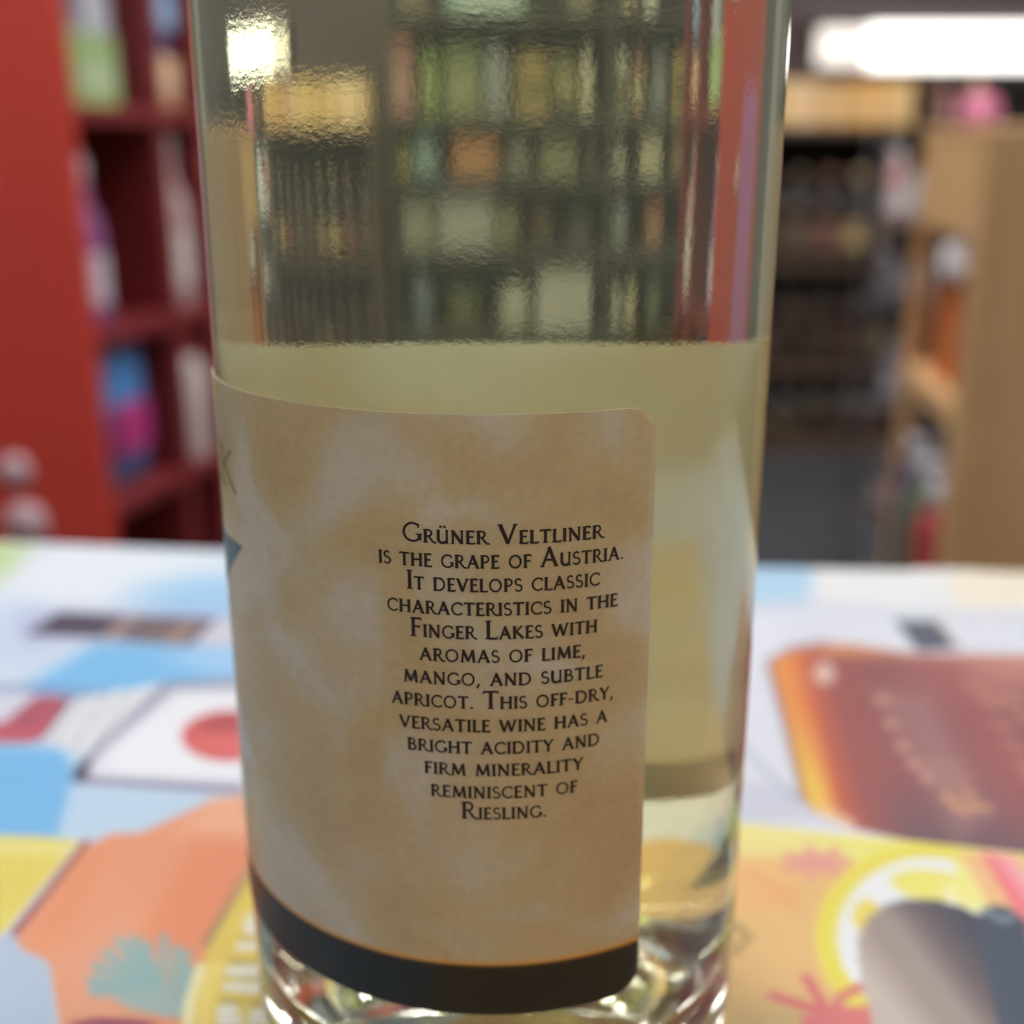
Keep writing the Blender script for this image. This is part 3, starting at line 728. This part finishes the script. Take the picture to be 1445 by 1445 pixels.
# ------------------------------------------------------------------ goods for the shelves
def m_of(rgb, rough=0.45): return mat('goods_colour', rgb, rough, noise=0.10, scale=14)
def goods(kind, name, label, cat, loc, w, h, rgb, rgb2, rz=0.0, group=None, d=None):
    t = thing(name, label, cat, loc, rz, group)
    d = d or w*0.6
    if kind == 'box':
        box('carton', -w/2, w/2, -d/2, d/2, 0, h, m_of(rgb), t, min(w, h)*0.03)
        box('panel', -w*0.36, w*0.36, -d/2 - 0.0015, -d/2 + 0.001, h*0.22, h*0.62, m_of(rgb2), t)
        box('flap', -w*0.42, w*0.42, -d*0.4, d*0.4, h, h + 0.002, m_of(rgb2), t)
    elif kind == 'can':
        r = w/2
        lathe('body', [(0,0),(r*0.9,0),(r,h*0.04),(r,h*0.92),(r*0.86,h*0.97),(0,h*0.97)], m_of(rgb), t, 20)
        lathe('lid', [(0,h*0.965),(r*0.88,h*0.965),(r*0.88,h),(r*0.8,h),(0,h*0.985)], mat('tin', (190,190,195), 0.3, 0.9), t, 20)
        lathe('band', [(r*1.01,h*0.3),(r*1.01,h*0.66)], m_of(rgb2), t, 20)
    elif kind == 'bottle':
        r = w/2
        lathe('body', [(0,0),(r*0.92,0),(r,h*0.03),(r,h*0.55),(r*0.85,h*0.64),(r*0.42,h*0.74),(r*0.36,h*0.93),(0,h*0.93)], m_of(rgb, 0.15), t, 20)
        lathe('cap', [(0,h),(r*0.42,h),(r*0.42,h*0.84),(r*0.36,h*0.84)], m_of(rgb2), t, 16)
        lathe('paper_label', [(r*1.012,h*0.14),(r*1.012,h*0.44)], m_of(rgb2), t, 20)
    elif kind == 'jug':
        r = w/2
        lathe('body', [(0,0),(r*0.95,0),(r,h*0.04),(r,h*0.7),(r*0.8,h*0.8),(r*0.5,h*0.86),(0,h*0.86)], m_of(rgb, 0.35), t, 20)
        lathe('cap', [(0,h),(r*0.62,h),(r*0.66,h*0.97),(r*0.66,h*0.85),(r*0.5,h*0.85)], m_of(rgb2), t, 16)
    elif kind == 'bag':
        V, F = [], []
        n = 9
        for j in range(n):
            v = j/(n-1); th = d/2*math.sin(math.pi*min(1, max(0.02, 1-(v**2.2))))**0.6 if j < n-1 else 0.0008
            ww = w/2*(1 - 0.06*math.sin(v*math.pi))
            for s in (-1, 1): V += [(-ww, 0.0006*s, v*h), (-ww*0.5, s*th, v*h), (ww*0.5, s*th, v*h), (ww, 0.0006*s, v*h)]
        for j in range(n-1):
            a, b = j*8, (j+1)*8
            ring = [0,1,2,3,7,6,5,4]
            for q in range(8): F.append((a+ring[q], a+ring[(q+1)%8], b+ring[(q+1)%8], b+ring[q]))
        F.append((0,4,5,6,7,3,2,1))
        mesh_obj('pouch', V, F, m_of(rgb, 0.35), t, True)
        box('panel', -w*0.3, w*0.3, -d/2 - 0.003, -d/2 + 0.012, h*0.25, h*0.6, m_of(rgb2), t, 0.002)
    return t

# ------------------------------------------------------------------ red shelf unit at the left
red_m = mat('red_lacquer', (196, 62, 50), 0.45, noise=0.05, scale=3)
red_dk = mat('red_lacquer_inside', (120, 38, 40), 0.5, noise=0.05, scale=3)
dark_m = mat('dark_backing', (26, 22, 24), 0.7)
LA = R_(15.1)
CX, CY = -0.62, 1.73
unit = thing('red_shelf_unit', 'tall red shelf unit with a plain red end panel, left of the wine bottle', 'shelf unit', (CX, CY, 0), -LA)
# local frame: +y runs along the open face away from us, -x goes into the unit
DEPTH, LEN = 0.36, 0.40
bm = bmesh.new(); add_box(bm, -0.46, 0.0, -0.03, 0.0, 0, 2.05, 0.004)
ep = bm_obj('end_panel', bm, red_m, unit); ep['label'] = 'flat red end panel facing the counter'
ep.rotation_euler = (0, 0, LA)
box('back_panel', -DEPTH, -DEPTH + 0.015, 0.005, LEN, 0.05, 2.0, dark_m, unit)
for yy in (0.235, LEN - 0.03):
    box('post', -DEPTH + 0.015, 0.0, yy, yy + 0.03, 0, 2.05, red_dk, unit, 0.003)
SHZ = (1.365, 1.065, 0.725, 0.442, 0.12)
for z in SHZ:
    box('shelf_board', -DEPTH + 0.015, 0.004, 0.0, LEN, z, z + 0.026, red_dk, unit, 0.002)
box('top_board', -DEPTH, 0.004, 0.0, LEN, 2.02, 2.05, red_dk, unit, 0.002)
for (x, z, r) in ((-0.152, 0.98, 0.024), (-0.143, 0.535, 0.026), (-0.135, 0.448, 0.034)):  # pale discs painted as the blurred highlights on the red panel
    s = lathe('highlight_disc', [(0, 0), (r, 0), (r, 0.002), (0, 0.002)], mat('pale_highlight', (205, 175, 185), 0.4), ep, 24)
    s.rotation_euler = (R_(90), 0, 0); s.location = (x, -0.031, z); s['label'] = 'pale round disc standing in for a blurred highlight'
box('notice', -0.106, -0.040, -0.034, -0.0305, 1.255, 1.38, mat('notice_paper', (205, 208, 228), 0.5), ep, 0.001)
box('purple_flyer', -0.38, -0.183, -0.034, -0.0305, 0.55, 1.12, mat('purple_print', (196, 112, 176), 0.5), ep, 0.001)['label'] = 'tall magenta flyer fixed to the red panel'
def L2W(x, y, z):
    c, s = math.cos(-LA), math.sin(-LA)
    return (CX + c*x - s*y, CY + s*x + c*y, z)
RZL = -LA + R_(90)
def red_item(kind, name, label, cat, along, inset, top_of, w, h, c1, c2, **kw):
    z = top_of + 0.026
    goods(kind, name, label, cat, L2W(-inset, along, z), w, h, c1, c2, rz=RZL, **kw)
red_item('box', 'carton', 'pale green carton at the front of the red unit, left end of its eye-level shelf', 'carton', 0.10, 0.055, 1.065, 0.125, 0.105, (152,178,120), (176,196,160), d=0.07)
red_item('jug', 'white_jug', 'tall grey white jug behind the pale green carton on the red unit', 'jug', 0.175, 0.085, 1.065, 0.085, 0.24, (176,176,190), (190,190,200))
red_item('bottle', 'bottle', 'slim purple bottle with a white base on the red unit middle shelf', 'bottle', 0.060, 0.045, 0.725, 0.060, 0.265, (140,90,140), (210,200,214))
red_item('bag', 'pouch', 'blue and magenta pouch at the front of the red unit lower shelf', 'pouch', 0.125, 0.06, 0.442, 0.17, 0.24, (84,140,205), (184,58,128), d=0.06)
red_item('can', 'tin', 'grey blue tin right behind the blue and magenta pouch', 'tin', 0.19, 0.19, 0.442, 0.06, 0.12, (120,150,185), (190,190,190))
red_item('bag', 'pouch', 'bright blue pouch standing on the peach tin in the red unit', 'pouch', 0.305, 0.035, 1.065 + 0.085, 0.085, 0.17, (86,140,205), (150,185,225), d=0.05)
red_item('bottle', 'bottle', 'pinkish white bottle in the second bay of the red unit, middle shelf', 'bottle', 0.315, 0.035, 0.725, 0.062, 0.30, (196,168,172), (225,215,215))
red_item('jug', 'white_jug', 'small pale jug in the second bay of the red unit, lower shelf', 'jug', 0.325, 0.045, 0.442, 0.085, 0.23, (196,186,186), (170,60,60))
red_item('can', 'tin', 'peach tin at the front edge of the red unit eye-level shelf', 'tin', 0.305, 0.035, 1.065, 0.066, 0.085, (230,190,150), (235,205,175))

# ------------------------------------------------------------------ pine display rack at the right
pine = wood('pine', (206, 162, 112), (220, 180, 130), 4, 0.55)
PA = R_(7.6); PX, PY = 0.511, 1.136
rack = thing('pine_rack', 'pine display rack with two open shelves, right of the wine bottle', 'display rack', (PX, PY, 0), -PA)
box('front_panel', 0.0, 0.60, -0.02, 0.0, 0.0, 1.052, pine, rack, 0.003)
box('back_panel', 0.30, 0.315, 0.0, 0.30, 0.0, 1.03, wood('pine_dark', (120, 84, 54), (140, 100, 66), 4), rack)
box('header', 0.0, 0.018, 0.0, 0.29, 0.935, 1.045, pine, rack, 0.002)
box('top_board', 0.0, 0.60, 0.0, 0.29, 1.034, 1.052, pine, rack, 0.002)
box('post', 0.0, 0.02, 0.27, 0.29, 0.0, 1.04, pine, rack, 0.002)
for z in (0.728, 0.425, 0.15): box('shelf_board', 0.0, 0.30, 0.0, 0.29, z, z + 0.026, pine, rack, 0.002)
def P2W(x, y, z):
    c, s = math.cos(-PA), math.sin(-PA)
    return (PX + c*x - s*y, PY + s*x + c*y, z)
RZP = -PA - R_(90)
goods('bottle', 'bottle', 'olive bottle with a dull label on the pine rack upper shelf, nearest the front panel', 'bottle', P2W(0.055, 0.055, 0.754), 0.065, 0.15, (118,104,74), (140,124,92), rz=RZP)
goods('box', 'carton', 'orange carton on the pine rack upper shelf, beside the olive bottle', 'carton', P2W(0.052, 0.165, 0.754), 0.10, 0.125, (206,110,54), (216,128,70), rz=RZP, d=0.06)
goods('can', 'tin', 'white tin on top of the orange carton in the pine rack', 'tin', P2W(0.052, 0.13, 0.879), 0.10, 0.042, (228,224,226), (236,232,234), rz=RZP)
goods('jug', 'bottle', 'red bottle with a white top on the pine rack lower shelf', 'bottle', P2W(0.032, 0.09, 0.451), 0.078, 0.19, (168,60,68), (214,214,222), rz=RZP)
goods('jug', 'bottle', 'green bottle with a white top on the pine rack, left of the red bottle', 'bottle', P2W(0.028, 0.17, 0.451), 0.070, 0.20, (104,116,92), (206,210,216), rz=RZP)
goods('jug', 'bottle', 'violet bottle with a pale top on the pine rack lower shelf, leftmost', 'bottle', P2W(0.026, 0.245, 0.451), 0.056, 0.21, (72,62,104), (204,202,214), rz=RZP)
goods('jug', 'white_jug', 'white jug deep inside the pine rack lower shelf', 'jug', P2W(0.16, 0.06, 0.451), 0.09, 0.17, (214,216,222), (190,196,204), rz=RZP)

# ------------------------------------------------------------------ dark wine rack at the far right with its lit canopy
wr = thing('wine_rack', 'dark brown wine rack full of bottles under a lit canopy, at the far right', 'wine rack', (0, 0, 0))
WX0, WX1, WY = 0.455, 3.3, 3.86
brown = wood('dark_rack_wood', (62, 48, 38), (84, 66, 52), 4, 0.6)
box('back_panel', WX0, WX1, WY + 0.36, WY + 0.38, 0.0, 1.26, mat('rack_back', (40, 33, 30), 0.7), wr)
box('plinth', WX0, WX1, WY, WY + 0.36, 0.0, 0.06, brown, wr)
WSH = (0.28, 0.63, 1.065)
for z in WSH: box('shelf_board', WX0, WX1, WY - 0.01, WY + 0.36, z, z + 0.026, brown, wr, 0.003)
for x in (WX0, 1.40, 1.98, 2.60, WX1 - 0.03): box('post', x, x + 0.03, WY - 0.005, WY + 0.36, 0.0, 1.26, brown, wr, 0.003)
can_l = box('canopy', 1.00, 3.3, WY - 0.02, WY + 0.30, 1.405, 1.425, mat('canopy_metal', (110, 100, 98), 0.5), wr, 0.004)
for x in (1.04, 1.9, 3.2): box('bracket', x, x + 0.02, WY + 0.2, WY + 0.36, 1.24, 1.41, brown, wr)
lamp_m = emit('canopy_glow', (1.0, 0.97, 0.90), 2.6)
lp = box('light_panel', 1.19, 2.0, WY - 0.015, WY + 0.02, 1.262, 1.388, lamp_m, wr, 0.012); lp['label'] = 'glowing white light strip under the canopy'
box('light_end', 1.03, 1.19, WY - 0.015, WY + 0.02, 1.268, 1.382, emit('canopy_end_glow', (1.0, 0.86, 0.70), 0.75), wr, 0.012)
xs = 0.50
tone = (('cream', (238,206,160)), ('ivory', (240,214,178)), ('sand', (226,194,144)), ('buff', (214,178,126)), ('straw', (230,200,130)), ('beige', (224,192,150)), ('tan', (206,164,112)), ('honey', (222,170,96)), ('wheat', (226,188,128)))
for q, (tn, c) in enumerate(tone):
    place = ', at the left end of the row' if q == 0 else f', right of the {tone[q-1][0]} one'
    goods('box', 'carton', f'{tn} carton on top of the dark wine rack{place}', 'carton', (xs + q*0.102, WY + 0.09, 1.091), 0.092, 0.135, c, (222,186,134), d=0.09, group='cartons on top of the wine rack')
nth = ('first', 'second', 'third', 'fourth', 'fifth', 'sixth', 'seventh', 'eighth', 'ninth', 'tenth', 'eleventh', 'twelfth', 'thirteenth')
bcol = ((46,38,30), (58,44,34), (38,34,34), (66,52,38), (50,34,34))
bcol2 = ((96,84,64), (72,62,50), (112,96,70), (60,50,44), (84,60,52))
for sz, nm in ((0.06, 'bottom'), (0.306, 'middle'), (0.656, 'upper')):
    for q in range(13 if sz > 0.5 else 12):
        x = 0.53 + q*0.098 + (0.04 if q > 8 else 0)
        k = (q*3 + int(sz*10)) % 5
        goods('bottle', 'dark_wine_bottle', f'{nth[q]} dark wine bottle from the left on the {nm} shelf of the brown wine rack', 'bottle', (x, WY + 0.07, sz), 0.078, 0.19 if sz < 0.3 else 0.30, bcol[k], [min(255, int(v*(1.5 if sz > 0.6 else 1.0))) for v in bcol2[k]], group=f'dark wine bottles on the {nm} rack shelf')
for (x, z0, w_, h_, c1, c2, lb) in ((1.46, 1.091, 0.07, 0.14, (150,84,80), (190,150,140), 'dull red bottle on the top board of the wine rack, left of the silver one'),
                                    (1.57, 1.091, 0.07, 0.15, (178,140,60), (220,200,160), 'amber bottle on the top board of the wine rack'),):
    goods('bottle', 'bottle', lb, 'bottle', (x, WY + 0.06, z0), w_, h_, c1, c2)
# slim wire stand with silver bottles in front of the rack
st = thing('wire_stand', 'slim grey wire stand holding silver bottles in front of the dark wine rack', 'stand', (0.86, 2.36, 0))
steel = mat('grey_steel', (120, 116, 118), 0.35, 0.8)
for sx in (-0.075, 0.075):
    for sy in (-0.05, 0.05):
        box('upright', sx - 0.004, sx + 0.004, sy - 0.004, sy + 0.004, 0, 1.06, steel, st)
STZ = (0.25, 0.50, 0.72, 0.88, 0.985)
for z in STZ[:4]: box('tray', -0.08, 0.08, -0.055, 0.055, z - 0.006, z, mat('tray_steel', (84, 78, 80), 0.5, 0.4), st, 0.002)
for (dx, z, c1, c2, lb) in ((0.028, 0.88, (196,204,212), (226,232,238), 'bright silver bottle on the top tray of the wire stand'),
                            (-0.036, 0.88, (166,120,120), (204,196,196), 'dull pink bottle beside the silver one on the wire stand top tray'),
                            (0.03, 0.72, (150,146,158), (206,204,212), 'grey lilac bottle on the second tray of the wire stand'),
                            (-0.036, 0.72, (92,84,92), (120,114,120), 'charcoal bottle on the second tray of the wire stand'),
                            (0.0, 0.50, (104,98,104), (150,144,148), 'smoky grey bottle on the third tray of the wire stand'),
                            (0.0, 0.25, (84,74,78), (160,140,140), 'dark mauve bottle on the lowest tray of the wire stand')):
    goods('bottle', 'bottle', lb, 'bottle', (0.86 + dx, 2.36, z), 0.056, 0.145 if z > 0.6 else 0.17, c1, c2)
bl = thing('balloon', 'small pink balloon tied behind the pine rack top', 'balloon', (1.27, 3.10, 1.03))
lathe('envelope', [(0, 0.0)] + [(0.055*math.sin(R_(a))*(1 if a > 90 else 0.9 + 0.1*a/90), 0.07 - 0.065*math.cos(R_(a))) for a in range(12, 180, 12)] + [(0, 0.135)], mat('pink_rubber', (190,104,134), 0.3), bl, 24)
lathe('string', [(0.0015, -1.03), (0.0015, 0.0)], mat('string', (200,200,200), 0.8), bl, 6)

# ------------------------------------------------------------------ far shelving straight behind the bottle
fs = thing('far_shelving', 'long grey shelving stocked with groceries, straight behind the wine bottle', 'shelving', (0, 0, 0))
FX0, FX1, FY = -1.5, 0.42, 4.05
grey = mat('shelf_grey', (74, 72, 66), 0.6)
box('back_panel', FX0, FX1, FY + 0.34, FY + 0.36, 0, 1.85, mat('shelf_back', (56, 56, 50), 0.8), fs)
FSH = (0.06, 0.40, 0.683, 0.928, 1.123, 1.447, 1.78)
for z in FSH: box('shelf_board', FX0, FX1, FY - 0.01, FY + 0.34, z - 0.03, z, grey, fs, 0.002)
for x in (FX0, -0.505, FX1 - 0.02): box('upright', x, x + 0.02, FY - 0.005, FY + 0.34, 0, 1.80, grey, fs, 0.002)
STOCK = {
 1.123: ('top', [(0.36,0.12,0.25,'box','dusty pink',(176,112,104),(200,150,140)), (0.235,0.075,0.27,'bottle','lime green',(150,176,84),(190,206,130)), (0.105,0.14,0.22,'box','sage green',(128,140,84),(160,168,120)),
   (-0.02,0.09,0.22,'jug','silver grey',(172,176,178),(196,200,204)), (-0.155,0.12,0.19,'box','golden',(186,156,84),(120,110,60)), (-0.285,0.11,0.21,'bag','olive',(132,130,84),(190,180,120)),
   (-0.39,0.07,0.25,'bottle','cream',(216,206,170),(230,222,190)), (-0.57,0.07,0.27,'bottle','ivory',(222,216,196),(150,130,90)), (-0.67,0.075,0.27,'bottle','amber',(170,120,70),(224,210,170)), (-0.80,0.12,0.22,'box','slate grey',(104,108,112),(150,150,150)), (-0.98,0.14,0.2,'box','mustard',(190,160,80),(90,80,60))]),
 0.928: ('second', [(0.355,0.055,0.155,'bottle','yellow',(196,186,70),(214,206,120)), (0.255,0.10,0.155,'box','teal',(96,152,152),(170,190,186)), (0.06,0.17,0.13,'box','orange',(200,128,72),(214,150,96)),
   (-0.10,0.085,0.13,'can','pewter',(140,140,128),(170,168,150)), (-0.26,0.16,0.125,'box','khaki',(136,134,96),(160,156,120)), (-0.42,0.08,0.13,'can','charcoal',(70,72,70),(120,118,100)),
   (-0.565,0.075,0.165,'bottle','ivory',(222,214,190),(236,230,210)), (-0.76,0.15,0.14,'box','pale cream',(216,210,180),(200,190,150)), (-0.98,0.14,0.15,'box','brown',(120,86,62),(170,140,100))]),
 0.683: ('third', [(0.30,0.14,0.17,'box','stone grey',(150,152,132),(172,172,156)), (0.10,0.22,0.20,'box','light grey',(166,170,162),(186,188,182)), (-0.06,0.09,0.15,'can','olive',(132,128,88),(170,164,120)),
   (-0.20,0.11,0.15,'bag','chocolate brown',(88,64,48),(130,104,76)), (-0.36,0.12,0.13,'box','charcoal',(66,66,62),(100,98,86)), (-0.58,0.10,0.18,'jug','silver grey',(156,160,160),(190,190,190)), (-0.80,0.14,0.17,'box','rust',(150,84,56),(190,150,110))]),
 0.40: ('fourth', [(0.29,0.11,0.24,'jug','slate blue',(112,128,144),(150,160,170)), (0.11,0.16,0.15,'bag','moss green',(88,98,62),(130,134,90)), (-0.09,0.13,0.165,'jug','off white',(196,196,180),(214,212,200)),
   (-0.305,0.25,0.24,'box','plain white',(214,212,202),(206,204,194)), (-0.575,0.06,0.22,'bottle','ivory',(220,214,186),(236,232,214)), (-0.67,0.07,0.235,'bottle','pale straw',(210,200,150),(230,224,190)), (-0.83,0.12,0.2,'box','dark green',(60,84,60),(120,140,110))]),
 1.447: ('topmost', [(0.02,0.28,0.11,'box','pale teal',(150,186,184),(196,214,210)), (0.30,0.13,0.09,'box','brown',(110,88,66),(150,130,100)), (-0.36,0.12,0.16,'bag','ivory',(206,198,176),(190,176,140)), (-0.60,0.08,0.2,'bottle','copper',(160,104,74),(204,190,160)), (-0.74,0.09,0.22,'jug','milky white',(216,214,206),(190,196,206))]),
}
KN = {'box': ('carton', 'carton'), 'bottle': ('bottle', 'bottle'), 'can': ('tin', 'tin'), 'jug': ('plastic_jug', 'jug'), 'bag': ('pouch', 'pouch')}
for z, (nm, row) in STOCK.items():
    for (x, w_, h_, kd, cn, c1, c2) in row:
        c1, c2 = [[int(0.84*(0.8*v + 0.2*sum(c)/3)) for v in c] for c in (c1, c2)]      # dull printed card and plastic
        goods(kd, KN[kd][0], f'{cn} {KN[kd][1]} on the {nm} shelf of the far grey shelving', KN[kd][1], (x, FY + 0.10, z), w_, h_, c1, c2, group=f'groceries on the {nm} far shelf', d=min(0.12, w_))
